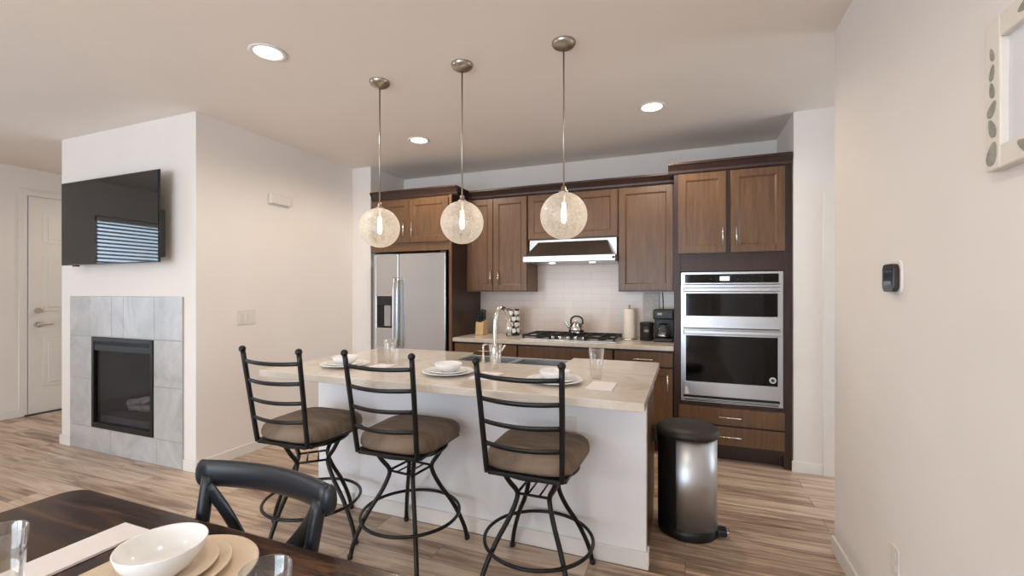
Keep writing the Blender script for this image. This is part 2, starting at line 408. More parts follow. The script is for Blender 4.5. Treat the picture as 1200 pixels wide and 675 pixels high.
# ------------------------------------------------------------------ cabinet builders
def door_mb(x0, x1, z0, z1, y, t=.021, rail=.058):
    """shaker door, front at y, facing -Y"""
    m = MB(); yb = y+t
    m.box(x0, x0+rail, y, yb, z0, z1, bev=.002); m.box(x1-rail, x1, y, yb, z0, z1, bev=.002)
    m.box(x0+rail, x1-rail, y, yb, z0, z0+rail, bev=.002); m.box(x0+rail, x1-rail, y, yb, z1-rail, z1, bev=.002)
    a0, a1, c0, c1 = x0+rail, x1-rail, z0+rail, z1-rail; s = .011
    m.box(a0, a1, y+.010, yb, c0, c1)
    m.add([(a0, y+.002, c0), (a1, y+.002, c0), (a1, y+.002, c1), (a0, y+.002, c1), (a0+s, y+.0098, c0+s), (a1-s, y+.0098, c0+s), (a1-s, y+.0098, c1-s), (a0+s, y+.0098, c1-s)],
          [(0, 1, 5, 4), (1, 2, 6, 5), (2, 3, 7, 6), (3, 0, 4, 7)])
    return m
def pull(parent, x, z, y, L=.15, vertical=True):
    m = MB(); d = V(0, 0, 1) if vertical else V(1, 0, 0); c = V(x, y-.03, z)
    m.tube([c-d*L/2, c+d*L/2], .0062, 10)
    for s in (-1, 1): m.cyl(c+d*(s*L*.36), c+d*(s*L*.36)+V(0, .031, 0), .005, 10)
    return m.build('handle', CHROME, parent)
def door(parent, x0, x1, z0, z1, y, hx=None, hz=None):
    d = door_mb(x0, x1, z0, z1, y).build('door', CAB, parent)
    if hx is not None: pull(d, hx, hz, y)
    return d
def drawer(parent, x0, x1, z0, z1, y, handle=True):
    d = MB().box(x0, x1, y, y+.021, z0, z1, bev=.003).build('drawer', CAB, parent)
    if handle: pull(d, (x0+x1)/2, (z0+z1)/2, y, .16, False)
    return d
def crown(x0, x1, yf, yb, z0=2.345, z1=2.435, left=False, right=False, yr=None):
    m = MB(); p = .045
    m.prism([(yf, z0), (yf-.008, z0+.012), (yf-.012, z0+.03), (yf-p+.008, z1-.022), (yf-p, z1-.018), (yf-p, z1), (yf+.02, z1), (yf+.02, z0)], x0-(p if left else 0), x1+(p if right else 0), 'x')
    for on, xs in ((left, -1), (right, 1)):
        if on:
            e = x0 if xs < 0 else x1
            m.prism([(e, z0), (e+xs*.008, z0+.012), (e+xs*.012, z0+.03), (e+xs*(p-.008), z1-.022), (e+xs*p, z1-.018), (e+xs*p, z1), (e-xs*.02, z1), (e-xs*.02, z0)], yf+.0005, yr or yb, 'y')
    m.box(x0+.001, x1-.001, yf, yb, z1-.03, z1-.012)
    return m

# over-fridge cabinet
Y0 = 3.95
fc = thing('refrigerator_cabinet', 'dark brown two door cabinet mounted above the steel refrigerator', 'cabinet', (0, 0, 0))
MB().box(-3.165, -2.205, Y0+.022, BACK-.002, 1.795, 2.36, bev=.002).build('body', CAB, fc)
door(fc, -3.145, -2.688, 1.885, 2.325, Y0, -2.735, 2.02); door(fc, -2.682, -2.225, 1.885, 2.325, Y0, -2.635, 2.02)
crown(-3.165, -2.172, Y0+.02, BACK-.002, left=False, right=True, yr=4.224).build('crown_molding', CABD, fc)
tp = thing('refrigerator_side_panel', 'tall dark wood end panel standing to the right of the refrigerator', 'panel', (-2.1875, 4.28, 0))
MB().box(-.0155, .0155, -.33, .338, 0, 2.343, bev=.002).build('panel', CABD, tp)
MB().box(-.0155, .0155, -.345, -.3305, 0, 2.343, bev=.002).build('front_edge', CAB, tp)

# wall cabinets
YU = 4.26
ul = thing('wall_cabinet', 'dark brown two door wall cabinet left of the range hood', 'cabinet', (0, 0, 0), group=None)
MB().box(-2.171, -1.489, YU+.022, BACK-.014, 1.372, 2.36, bev=.002).build('body', CAB, ul)
MB().box(-2.171, -2.108, YU+.006, YU+.021, 1.372, 2.345, bev=.002).build('filler_strip', CAB, ul)
door(ul, -2.104, -1.868, 1.385, 2.335, YU, -1.885, 1.515); door(ul, -1.862, -1.495, 1.385, 2.335, YU, -1.80, 1.515)
crown(-2.1705, -1.488, YU+.015, BACK-.014).build('crown_molding', CABD, ul)
um = thing('wall_cabinet', 'short dark brown wall cabinet directly above the range hood', 'cabinet', (0, 0, 0))
MB().box(-1.486, -.589, YU+.022, BACK-.014, 1.888, 2.36, bev=.002).build('body', CAB, um)
door(um, -1.478, -1.041, 1.898, 2.335, YU); door(um, -1.035, -.597, 1.898, 2.335, YU)
crown(-1.487, -.588, YU+.015, BACK-.014).build('crown_molding', CABD, um)
ur = thing('wall_cabinet', 'single door dark brown wall cabinet between range hood and oven tower', 'cabinet', (0, 0, 0))
MB().box(-.586, -.092, YU+.022, BACK-.014, 1.372, 2.36, bev=.002).build('body', CAB, ur)
door(ur, -.578, -.102, 1.385, 2.335, YU)
crown(-.587, -.0915, YU+.015, BACK-.014).build('crown_molding', CABD, ur)

# oven tower
TX0, TX1 = -.088, .762
ot = thing('oven_cabinet', 'tall brown cabinet around the wall oven with two doors and two drawers', 'cabinet', (0, 0, 0))
b = MB()
b.box(TX0, TX0+.05, Y0+.022, BACK-.002, .0, 2.36, bev=.002); b.box(TX1-.055, TX1, Y0+.022, BACK-.002, 0, 2.36, bev=.002)
b.box(TX0+.05, TX1-.055, Y0+.022, BACK-.002, 1.538, 2.36); b.box(TX0+.05, TX1-.055, Y0+.022, BACK-.002, .1, .468); b.box(TX0+.05, TX1-.055, BACK-.05, BACK-.002, .468, 1.538)
b.build('body', CABD, ot)
MB().box(TX0+.05, TX1-.055, 4.05, 4.07, 0, .099).build('toe_kick', CABD, ot)
door(ot, -.055, .305, 1.685, 2.34, Y0, .279, 1.815); door(ot, .338, .715, 1.685, 2.34, Y0, .377, 1.815)
drawer(ot, -.05, .712, .302, .437, Y0); drawer(ot, -.05, .712, .142, .288, Y0)
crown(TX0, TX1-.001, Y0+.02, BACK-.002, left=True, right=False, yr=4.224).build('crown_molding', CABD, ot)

# wall oven
wo = thing('wall_oven', 'stainless microwave and oven combination built into the tall brown cabinet', 'oven', (.334, Y0, .474))
ox0, ox1 = -.367, .367
MB().box(ox0+.015, ox1-.015, .024, .60, .002, 1.05).build('body', DARKGREY, wo)
f = MB(); f.box(ox0, ox1, 0, .023, .957, 1.056, bev=.002); f.box(ox0, ox1, .002, .023, 0, .030, bev=.002); f.box(ox0, ox0+.02, .004, .023, .03, .957); f.box(ox1-.02, ox1, .004, .023, .03, .957)
f.build('trim_frame', STEELH, wo)
cp = MB().box(ox0+.03, ox1-.03, -.004, .002, .968, 1.038, bev=.001).build('control_panel', BLACKG, wo)
MB().box(-.075, -.005, -.0055, -.0035, .985, 1.02).build('display', LCD, cp)
for x in (-.145, .06, .085, .13): MB().cyl((x, -.0052, 1.0), (x, -.0038, 1.0), .006, 12).build('button', DARKGREY, cp)
def ovendoor(z0, z1, g0, g1, hz):
    d = MB(); d.box(ox0+.02, ox1-.02, -.016, .006, z0, g0, bev=.002); d.box(ox0+.02, ox1-.02, -.016, .006, g1, z1, bev=.002)
    d.box(ox0+.02, ox0+.038, -.016, .006, g0, g1); d.box(ox1-.038, ox1-.02, -.016, .006, g0, g1)
    d = d.build('oven_door', STEELH, wo)
    MB().box(ox0+.037, ox1-.037, -.015, .005, g0-.001, g1+.001).build('glass', BLACKG, d)
    h = MB(); h.box(ox0+.022, ox1-.022, -.068, -.048, hz-.017, hz+.017, bev=.007, seg=3)
    for x in (-.31, .31): h.box(x-.014, x+.014, -.05, -.014, hz-.012, hz+.012, bev=.003)
    h.build('handle', STEELH, d); return d
u_ = ovendoor(.604, .953, .702, .882, .914); l_ = ovendoor(.055, .598, .166, .540, .572)
st = MB(); st.cyl((.295, -.0165, .212), (.295, -.0150, .212), .024, 24); s_ = st.build('badge', plain('badge_silver', srgb(205, 205, 205), .4), l_)
MB().cyl((.295, -.0175, .212), (.295, -.0163, .212), .012, 20).build('badge_center', DARKGREY, s_)
vn = MB()
for z in (.008, .018): vn.box(ox0+.03, ox1-.03, -.001, .004, z, z+.005)
vn.build('vent_slots', DARKGREY, wo)
MB().prism([(-.335, .062), (-.302, .062), (-.318, .12), (-.335, .12)], -.0175, -.0163, 'y').build('sticker', PAPER, l_)

# base cabinets along the back wall
def basecab(x0, x1, label, layout):
    t = thing('base_cabinet', label, 'cabinet', (0, 0, 0))
    MB().box(x0+.001, x1-.001, 3.995, BACK-.014, .10, .874, bev=.002).build('body', CABD, t)
    MB().box(x0+.001, x1-.001, 4.05, 4.07, 0, .099).build('toe_kick', CABD, t)
    yd = 3.972
    for kind, a, b_, z0, z1 in layout:
        if kind == 'w': drawer(t, a, b_, z0, z1, yd, False)
        elif kind == 'dr': drawer(t, a, b_, z0, z1, yd)
        else: door(t, a, b_, z0, z1, yd, b_-.04 if kind == 'dl' else a+.04, z1-.12)
    return t
basecab(-2.17, -1.487, 'dark base cabinet left of the cooktop, beside the refrigerator panel', [('dr', -2.16, -1.495, .735, .855), ('dl', -2.16, -1.83, .115, .72), ('d', -1.825, -1.495, .115, .72)])
basecab(-1.485, -.588, 'wide dark base cabinet directly below the gas cooktop', [('w', -1.477, -.596, .735, .855), ('dr', -1.477, -.596, .43, .72), ('dr', -1.477, -.596, .115, .42)])
basecab(-.586, -.09, 'dark base cabinet under the coffee maker, left of the oven tower', [('dr', -.578, -.098, .735, .855), ('dl', -.578, -.098, .115, .718)])
ct = MB().box(-2.17, -.0895, 3.948, BACK-.013, .875, .914, bev=.004)
tag(ct.build('countertop', QUARTZ), 'pale quartz countertop along the back wall holding the cooktop', 'countertop')

# range hood
hd = thing('range_hood', 'stainless under-cabinet range hood above the gas cooktop', 'range hood', (-1.029, 4.09, 1.655))
s = MB(); s.box(-.445, .441, 0, .515, 0, .058, bev=.004); s.box(-.435, .43, .175, .515, .0585, .230, bev=.002); s.build('body', STEELH, hd)
cnp = MB()
A = [(-.425, .008, .0588), (.415, .008, .0588), (.415, .174, .0588), (-.425, .174, .0588)]; Bq = [(-.335, .15, .205), (.345, .15, .205), (.345, .174, .205), (-.335, .174, .205)]
cnp.add(A+Bq, [(3, 2, 1, 0), (4, 5, 6, 7), (0, 1, 5, 4), (1, 2, 6, 5), (2, 3, 7, 6), (3, 0, 4, 7)])
cnp.build('canopy', plain('hood_dark_steel', (.25, .22, .19, 1), .3, 1.0, .08), hd)
MB().cyl((.425, -.012, .03), (.425, 0.001, .03), .012, 16).build('knob', BLACKP, hd)
for x in (-.2, .2): MB().cyl((x, .18, -.004), (x, .18, .001), .03, 20).build('lamp', LENS, hd)
pass

for x in (-.2, .2):
    l = bpy.data.lights.new('hood_light', 'SPOT'); l.energy = 1.4; l.color = LAMP; l.spot_size = math.radians(150); l.spot_blend = .7; l.shadow_soft_size = .03
    o = bpy.data.objects.new('hood_light', l); o.location = (x, .18, -.012); C.objects.link(o); o.parent = hd

# cooktop
ck = thing('gas_cooktop', 'black gas cooktop with silver knobs set in the back countertop', 'cooktop', (-1.02, 4.26, .9145))
MB().box(-.45, .45, -.25, .25, 0, .012, bev=.004).build('surface', STEELH, ck)
for gx0, gx1 in ((-.44, -.155), (-.148, .148), (.155, .44)):
    g = MB(); y0_ = -.23 if abs(gx0+gx1) > .1 else -.13
    for x in (gx0+.008, gx1-.008): g.box(x-.008, x+.008, y0_, .235, .03, .046, bev=.002)
    for y in (y0_+.008, .05, .227): g.box(gx0, gx1, y-.007, y+.007, .03, .046, bev=.002)
    g.box((gx0+gx1)/2-.007, (gx0+gx1)/2+.007, y0_, .235, .031, .048, bev=.002)
    for x in (gx0+.012, gx1-.012):
        for y in (y0_+.012, .223): g.box(x-.008, x+.008, y-.008, y+.008, .011, .034)
    g.build('grate', GRATE, ck)
for x, y, r in ((-.3, -.1, .04), (-.3, .12, .045), (0, .05, .055), (.3, -.1, .04), (.3, .12, .045)):
    MB().lathe([(0, .024), (r*.8, .024), (r, .02), (r, .0125), (0, .0125)], 24, (x, y, 0)).build('burner', GRATE, ck)
for x in (-.15, -.075, 0, .075, .15):
    MB().lathe([(0, .04), (.017, .04), (.02, .035), (.021, .0125), (0, .0125)], 20, (x, -.195, 0)).build('knob', CHROME, ck)

# kettle on the cooktop
kt = thing('kettle', 'small shiny steel kettle with a black handle standing on the cooktop', 'kettle', (-1.0, 4.33, .9635))
MB().lathe([(0, 0), (.062, 0), (.072, .008), (.078, .03), (.074, .06), (.06, .088), (.04, .103), (.036, .105), (0, .107)], 32).build('body', plain('polished_steel', (.7, .69, .67, 1), .1, 1, .02), kt)
MB().lathe([(0, .128), (.008, .126), (.01, .118), (.005, .112), (.03, .109), (.036, .1055), (0, .1055)], 24).build('lid', CHROME, kt)
MB().tube(catmull([(-.06, 0, .05), (-.085, 0, .07), (-.1, 0, .1), (-.112, 0, .112)], 5), [.018]*5+[.015]*5+[.012]*6, 12).build('spout', CHROME, kt)
MB().tube(catmull([(-.055, 0, .09), (-.05, 0, .14), (-.015, 0, .165), (.03, 0, .162), (.06, 0, .14), (.062, 0, .09)], 6), .009, 10).build('handle', BLACKP, kt)

# refrigerator
rf = thing('refrigerator', 'stainless side by side refrigerator with an ice and water dispenser', 'refrigerator', (-2.66, 3.90, 0))
MB().box(-.43, .43, .07, .70, .02, 1.745, bev=.004).build('body', DARKGREY, rf)
lx0, lx1, rx0, rx1 = -.437, -.121, -.113, .437
ld = MB()
dx0, dx1, dz0, dz1 = -.397, -.185, .978, 1.338
ld.box(lx0, dx0, 0, .066, .09, 1.765, bev=.006); ld.box(dx1, lx1, 0, .066, .09, 1.765, bev=.006); ld.box(dx0-.006, dx1+.006, .0005, .066, dz1, 1.7645); ld.box(dx0-.006, dx1+.006, .0005, .066, .0905, dz0); ld.box(dx0, dx1, .055, .066, dz0, dz1)
ld = ld.build('door', STEEL, rf)
dp = MB(); dp.box(dx0, dx0+.012, -.003, .05, dz0, dz1); dp.box(dx1-.012, dx1, -.003, .05, dz0, dz1); dp.box(dx0, dx1, -.003, .05, dz0, dz0+.014); dp.box(dx0, dx1, -.003, .05, dz1-.012, dz1)
dp = dp.build('dispenser_frame', CHROME, ld)
MB().box(dx0+.012, dx1-.012, .002, .052, dz1-.105, dz1-.012, bev=.003).build('dispenser_panel', DARKGREY, ld)
MB().box(dx0+.012, dx1-.012, .045, .0545, dz0+.014, dz1-.105).build('dispenser_recess', BLACKP, ld)
MB().box(dx0+.085, dx0+.165, .02, .044, dz0+.03, dz1-.11, bev=.006).build('dispenser_paddle', plain('paddle_grey', srgb(165, 160, 158), .4), ld)
rd = MB().box(rx0, rx1, 0, .066, .09, 1.765, bev=.006).build('door', STEEL, rf)
for par, x in ((ld, -.140), (rd, -.094)):
    h = MB(); h.tube([(x, -.05, .78), (x, -.056, .9), (x, -.058, 1.15), (x, -.056, 1.4), (x, -.05, 1.52)], .0125, 12)
    for z in (.80, 1.50): h.cyl((x, -.05, z), (x, .001, z), .010, 12)
    h.build('handle', STEEL, par)
MB().box(-.43, .43, .03, .069, .012, .085).build('base_grille', BLACKP, rf)
hg = MB()
for x in (-.40, .40): hg.box(x-.03, x+.03, .02, .12, 1.7655, 1.785, bev=.004)
hg.build('hinge_cover', DARKGREY, rf)

# ------------------------------------------------------------------ things on the back countertop
CZ = .9145
kb = thing('knife_block', 'pale wooden knife block with black handled knives by the refrigerator panel', 'knife block', (-2.035, 4.34, CZ))
R_ = Matrix.Rotation(math.radians(14), 4, 'X')
MB().prism([(-.06, 0), (.075, 0), (.05, .165), (-.045, .13)], -.045, .045, 'x', bev=.004).build('block', WOODL, kb)
for i, (x, y, L) in enumerate(((-.028, .03, .14), (0, .03, .15), (.028, .03, .14), (-.028, -.005, .12), (0, -.005, .125), (.028, -.005, .12), (-.014, -.035, .1), (.014, -.035, .1))):
    z0 = .128+(y+.045)*.368; kh = MB()
    kh.box(x-.009, x+.009, y-.012, y+.012, z0+.004, z0+.004+L*.75, bev=.004)
    kh.build('knife_handle', BLACKP, kb)
pr_ = thing('coffee_pod_carousel', 'white and black dotted pod rack standing left of the cooktop', 'rack', (-1.69, 4.38, CZ))
MB().lathe([(0, 0), (.068, 0), (.072, .006), (.072, .016), (0, .018)], 28).build('base', BLACKP, pr_)
MB().lathe([(0, .018), (.05, .018), (.05, .275), (.054, .28), (.05, .286), (0, .288)], 28).build('column', plain('rack_steel', (.62, .62, .63, 1), .3, 1, .03), pr_)
for i in range(4):
    for k_ in range(6):
        a = 2*PI*(k_+.5*(i % 2))/6; z = .052+.062*i; c = V(.05*math.cos(a), .05*math.sin(a), z); d = V(math.cos(a), math.sin(a), 0)
        p = MB().cyl(c, c+d*.018, .0235, 18, .0225).build('pod', WHITEC, pr_)
for i in range(5):
    dd = MB()
    for k_ in range(6):
        a = 2*PI*(k_+.5*((i+1) % 2))/6; z = .032+.058*i; c = V(.05*math.cos(a), .05*math.sin(a), z); d = V(math.cos(a), math.sin(a), 0)
        dd.cyl(c, c+d*.016, .011, 10)
    dd.build('pod_gap', BLACKP, pr_)
pt = thing('paper_towel_roll', 'white paper towel roll on a holder right of the cooktop', 'paper towels', (-.50, 4.40, CZ))
MB().lathe([(0, 0), (.078, 0), (.08, .006), (.076, .014), (0, .016)], 28).build('base', CHROME, pt)
MB().lathe([(.02, .018), (.054, .018), (.055, .022), (.055, .285), (.053, .29), (.02, .29), (.02, .018)], 32).build('roll', plain('paper_towel', srgb(233, 226, 216), .9, var=.02, bump=.3), pt)
MB().lathe([(0, .33), (.01, .328), (.012, .318), (.007, .31), (.007, .016), (0, .016)], 16).build('post', CHROME, pt)
cn = thing('canister', 'black lidded canister with a pale label beside the coffee maker', 'canister', (-.335, 4.36, CZ))
MB().lathe([(0, 0), (.058, 0), (.062, .004), (.062, .135), (.06, .14), (0, .14)], 32).build('body', BLACKP, cn)
MB().lathe([(0, .176), (.03, .175), (.058, .17), (.064, .165), (.064, .1405), (0, .1405)], 32).build('lid', DARKGREY, cn)
lb = MB(); n = 8
vs_ = [(.0626*math.sin(a), -.0626*math.cos(a), z) for z in (.085, .105) for a in [(-.35+.7*i/n) for i in range(n+1)]]
lb.add(vs_, [(i, i+1, n+2+i, n+1+i) for i in range(n)], True); lb.build('label', plain('label_grey', srgb(150, 148, 145), .6), cn)
cm = thing('coffee_maker', 'black drip coffee maker with glass carafe next to the oven tower', 'coffee maker', (-.185, 4.36, CZ))
MB().box(-.085, .085, -.11, .11, 0, .035, bev=.01).build('base', BLACKP, cm)
MB().box(-.085, .085, .035, .11, .0355, .205, bev=.006).build('water_tank', BLACKP, cm)
hd2 = MB().box(-.088, .088, -.11, .112, .2055, .295, bev=.012, seg=3).build('brew_head', BLACKP, cm)
MB().box(-.05, -.01, -.1125, -.1095, .245, .265, bev=.001).build('badge', plain('badge_grey', srgb(170, 170, 172), .4), hd2)
MB().lathe([(0, .037), (.055, .037), (.064, .05), (.066, .085), (.055, .125), (.045, .14), (.047, .15)], 28, (0, -.035, 0)).build('carafe', GLASS, cm)
MB().lathe([(0, .165), (.035, .163), (.046, .155), (.046, .1505), (0, .1505)], 24, (0, -.035, 0)).build('carafe_lid', BLACKP, cm)
MB().lathe([(0, .0385), (.052, .0385), (.06, .05), (.061, .07), (0, .071)], 28, (0, -.035, 0)).build('hot_plate_ring', STEEL, cm)
MB().tube(catmull([(0.02, -.085, .145), (0.03, -.115, .135), (.035, -.118, .1), (.025, -.098, .07)], 5), .007, 8).build('carafe_handle', BLACKP, cm)
cd = MB().tube(catmull([(-.20, 4.60, 1.20), (-.203, 4.585, 1.30), (-.206, 4.588, 1.345), (-.205, 4.594, 1.369)], 6), .004, 8)
cd.build('power_cord', BLACKP, cm).location = (.185, -4.36, -CZ)
bdm = M_('mottled_board', (.8, .8, .8, 1), .6); bdm.color(bdm.ramp(bdm.noise(38, 3, .7, (1, 1, .5)), [(.42, srgb(242, 236, 230)), (.52, srgb(222, 215, 209)), (.62, srgb(232, 226, 220))]))
bdo = MB().box(-.39, -.235, BACK-.045, BACK-.025, CZ, 1.36, bev=.006).build('mottled_board', bdm.m)
tag(bdo, 'pale grey mottled board leaning on the backsplash behind the black canister', 'board')

# ------------------------------------------------------------------ kitchen island
IX0, IX1 = -2.27, -.18
isl = thing('kitchen_island', 'white panelled kitchen island with brown cabinets on the cooking side', 'island', (0, 0, 0))
MB().box(IX0, IX1, 2.30, 2.36, 0, .874, bev=.003).build('back_panel', PANELW, isl)
bbm = MB(); bbm.box(IX0-.012, IX1+.012, 2.286, 2.2995, 0, .085, bev=.004); bbm.box(IX1+.0005, IX1+.012, 2.2995, 2.36, 0, .085, bev=.003); bbm.box(IX0-.012, IX0-.0005, 2.2995, 2.36, 0, .085, bev=.003)
bbm.build('baseboard', TRIM, isl)
cbx = MB(); cbx.box(IX0+.004, -1.492, 2.361, 2.98, .1, .874, bev=.002); cbx.box(-.707, IX1-.004, 2.361, 2.98, .1, .874, bev=.002); cbx.box(-1.492, -.707, 2.361, 2.96, .1, .62); cbx.box(IX0+.004, IX1-.004, 2.361, 2.92, 0, .0995)
cbx.build('cabinet_body', CAB, isl)
for a, b_ in ((-2.26, -1.88), (-1.875, -1.5)):
    MB().box(a, b_, 2.981, 3.0, .115, .86, bev=.002).build('door', CAB, isl)
for a, b_ in ((-.70, -.445), (-.44, -.19)):
    MB().box(a, b_, 2.981, 3.0, .115, .86, bev=.002).build('door', CAB, isl)
for a, b_ in ((-1.49, -1.10), (-1.095, -.71)):
    MB().box(a, b_, 2.961, 2.98, .115, .61, bev=.002).build('door', CAB, isl)
for x in (-.60, -.545):
    pass
ol = MB().box(-.600, -.530, 2.2935, 2.2998, .60, .715, bev=.002).build('outlet_plate', PLATEW, isl)
SX0, SX1, SY0 = -1.485, -.715, 2.655
top = MB()
CT0, CT1 = -2.315, -.155
top.box(CT0, CT1, 1.895, SY0, .875, .914, bev=.004)
top.box(CT0, SX0, SY0-.0005, 3.025, .8752, .9138, bev=.0); top.box(SX1, CT1, SY0-.0005, 3.025, .8752, .9138, bev=.0)
tag(top.build('island_countertop', QUARTZ), 'long pale quartz slab on top of the kitchen island', 'countertop')
sk = thing('farmhouse_sink', 'stainless double bowl sink set into the far edge of the island', 'sink', (-1.10, 2.84, .90))
s = MB(); hx = .382; y0_, y1_ = -.183, .195; t_ = .014; zb = -.22
s.box(-hx, hx, y0_, y0_+t_, zb, -.0, bev=.003); s.box(-hx, hx, y1_-t_, y1_, zb-.03, -.004, bev=.004); s.box(-hx, -hx+t_, y0_, y1_, zb, 0, bev=.003); s.box(hx-t_, hx, y0_, y1_, zb, 0, bev=.003)
s.box(-.02, .02, y0_, y1_-.002, zb, -.006, bev=.008); s.box(-hx, hx, y0_, y1_, zb-.012, zb)
s.build('basin', STEELH, sk)
for x in (-.2, .2): MB().lathe([(0, .004), (.04, .004), (.045, .0005), (0, .0005)], 20, (x, 0, zb)).build('drain', CHROME, sk)
fa = thing('faucet', 'brushed nickel gooseneck pull-down faucet on the island by the sink', 'faucet', (-1.115, 2.58, .9145))
MB().lathe([(0, 0), (.027, 0), (.027, .006), (.021, .012), (.019, .1), (.016, .112), (0, .114)], 24).build('base', CHROME, fa)
MB().tube(catmull([(0, 0, .112), (0, 0, .22), (0.003, .008, .30), (.01, .055, .348), (.02, .11, .345), (.028, .15, .30), (.03, .16, .255)], 7), .0125, 12).build('spout', CHROME, fa)
MB().cyl((.03, .16, .258), (.032, .168, .165), .0165, 16, .019).build('spray_head', CHROME, fa)
MB().tube([(.018, 0, .08), (.045, 0, .088), (.07, -.005, .125)], [.009, .007, .006], 10).build('lever', CHROME, fa)
sd = thing('soap_dispenser', 'small nickel soap pump on the island left of the faucet', 'soap dispenser', (-1.205, 2.60, .9145))
MB().lathe([(0, 0), (.02, 0), (.02, .006), (.012, .012), (.01, .05), (.006, .055), (.006, .10), (0, .101)], 18).build('pump', CHROME, sd)
MB().tube([(0, 0, .1), (0, 0, .115), (.01, .04, .118), (.013, .06, .108)], .007, 10).build('nozzle', CHROME, sd)

# ------------------------------------------------------------------ tableware
def plate_prof(r, h=.018):
    return [(0, 0), (r*.58, 0), (r*.62, .003), (r*.96, h-.003), (r, h), (r*.985, h+.003), (r*.94, h), (r*.62, .007), (r*.55, .0055), (0, .0055)]
def plate(x, y, z, r, label, m=WHITEC, h=.018, group=None):
    o = MB().lathe(plate_prof(r, h), 48).build('dinner_plate' if r > .12 else 'side_plate', m); o.location = (x, y, z); return tag(o, label, 'plate', group)
def bowl(x, y, z, r, h, label, m=WHITEC):
    P = [(0, 0), (r*.45, 0), (r*.48, .004), (r*.72, h*.3), (r*.92, h*.68), (r, h), (r*.985, h+.003), (r*.955, h), (r*.86, h*.66), (r*.66, h*.3), (r*.4, .012), (0, .010)]
    o = MB().lathe(P, 48).build('bowl', m); o.location = (x, y, z); return tag(o, label, 'bowl')
def tumbler(x, y, z, r0, r1, h, label):
    P = [(0, 0), (r0*.9, 0), (r0, .004), (r0+(r1-r0)*.5, h*.5), (r1, h), (r1-.0012, h+.0015), (r1-.0025, h), (r0+(r1-r0)*.5-.0028, h*.5), (r0-.003, .012), (0, .010)]
    o = MB().lathe(P, 40).build('drinking_glass', GLASS); o.location = (x, y, z); return tag(o, label, 'glass')
def napkin(name, x, y, z, sx, sy, rot, label, cat='napkin', m=PAPER, t=.006):
    b = MB(); b.box(-sx/2, sx/2, -sy/2, sy/2, 0, t*.5, bev=.0012); b.box(-sx/2+.002, sx/2-.001, -sy/2+.001, sy/2-.002, t*.5+.0002, t, bev=.0012)
    o = b.build(name, m); o.location = (x, y, z); o.rotation_euler = (0, 0, rot); return tag(o, label, cat)
IZ = .9145
names = ('in front of the leftmost bar stool', 'in front of the middle bar stool', 'before the bar stool nearest the trash can')
for (x, y), nm in zip(((-1.95, 2.19), (-1.23, 2.19), (-.615, 2.18)), names):
    plate(x, y, IZ, .145, 'large bottom plate of the stack '+nm)
    plate(x, y, IZ+.0062, .108, 'smaller plate in the stack '+nm, h=.016)
    bowl(x, y, IZ+.0125, .078, .045, 'white bowl on the plates '+nm)
for (x, y), nm in zip(((-1.72, 2.22), (-1.00, 2.2), (-.375, 2.16)), ('leftmost plates on the island', 'middle plates on the island, behind a stool back', 'plates at the right end of the island')):
    napkin('napkin', x, y, IZ, .125, .19, 0.0, 'folded white napkin just right of the '+nm)
tumbler(-1.79, 2.42, IZ, .029, .041, .148, 'empty glass tumbler at the left end of the island, before the refrigerator')
tumbler(-1.045, 2.425, IZ, .027, .041, .148, 'empty glass tumbler on the island in front of the faucet')
tumbler(-.435, 2.352, IZ, .029, .042, .158, 'empty glass tumbler at the right end of the island')

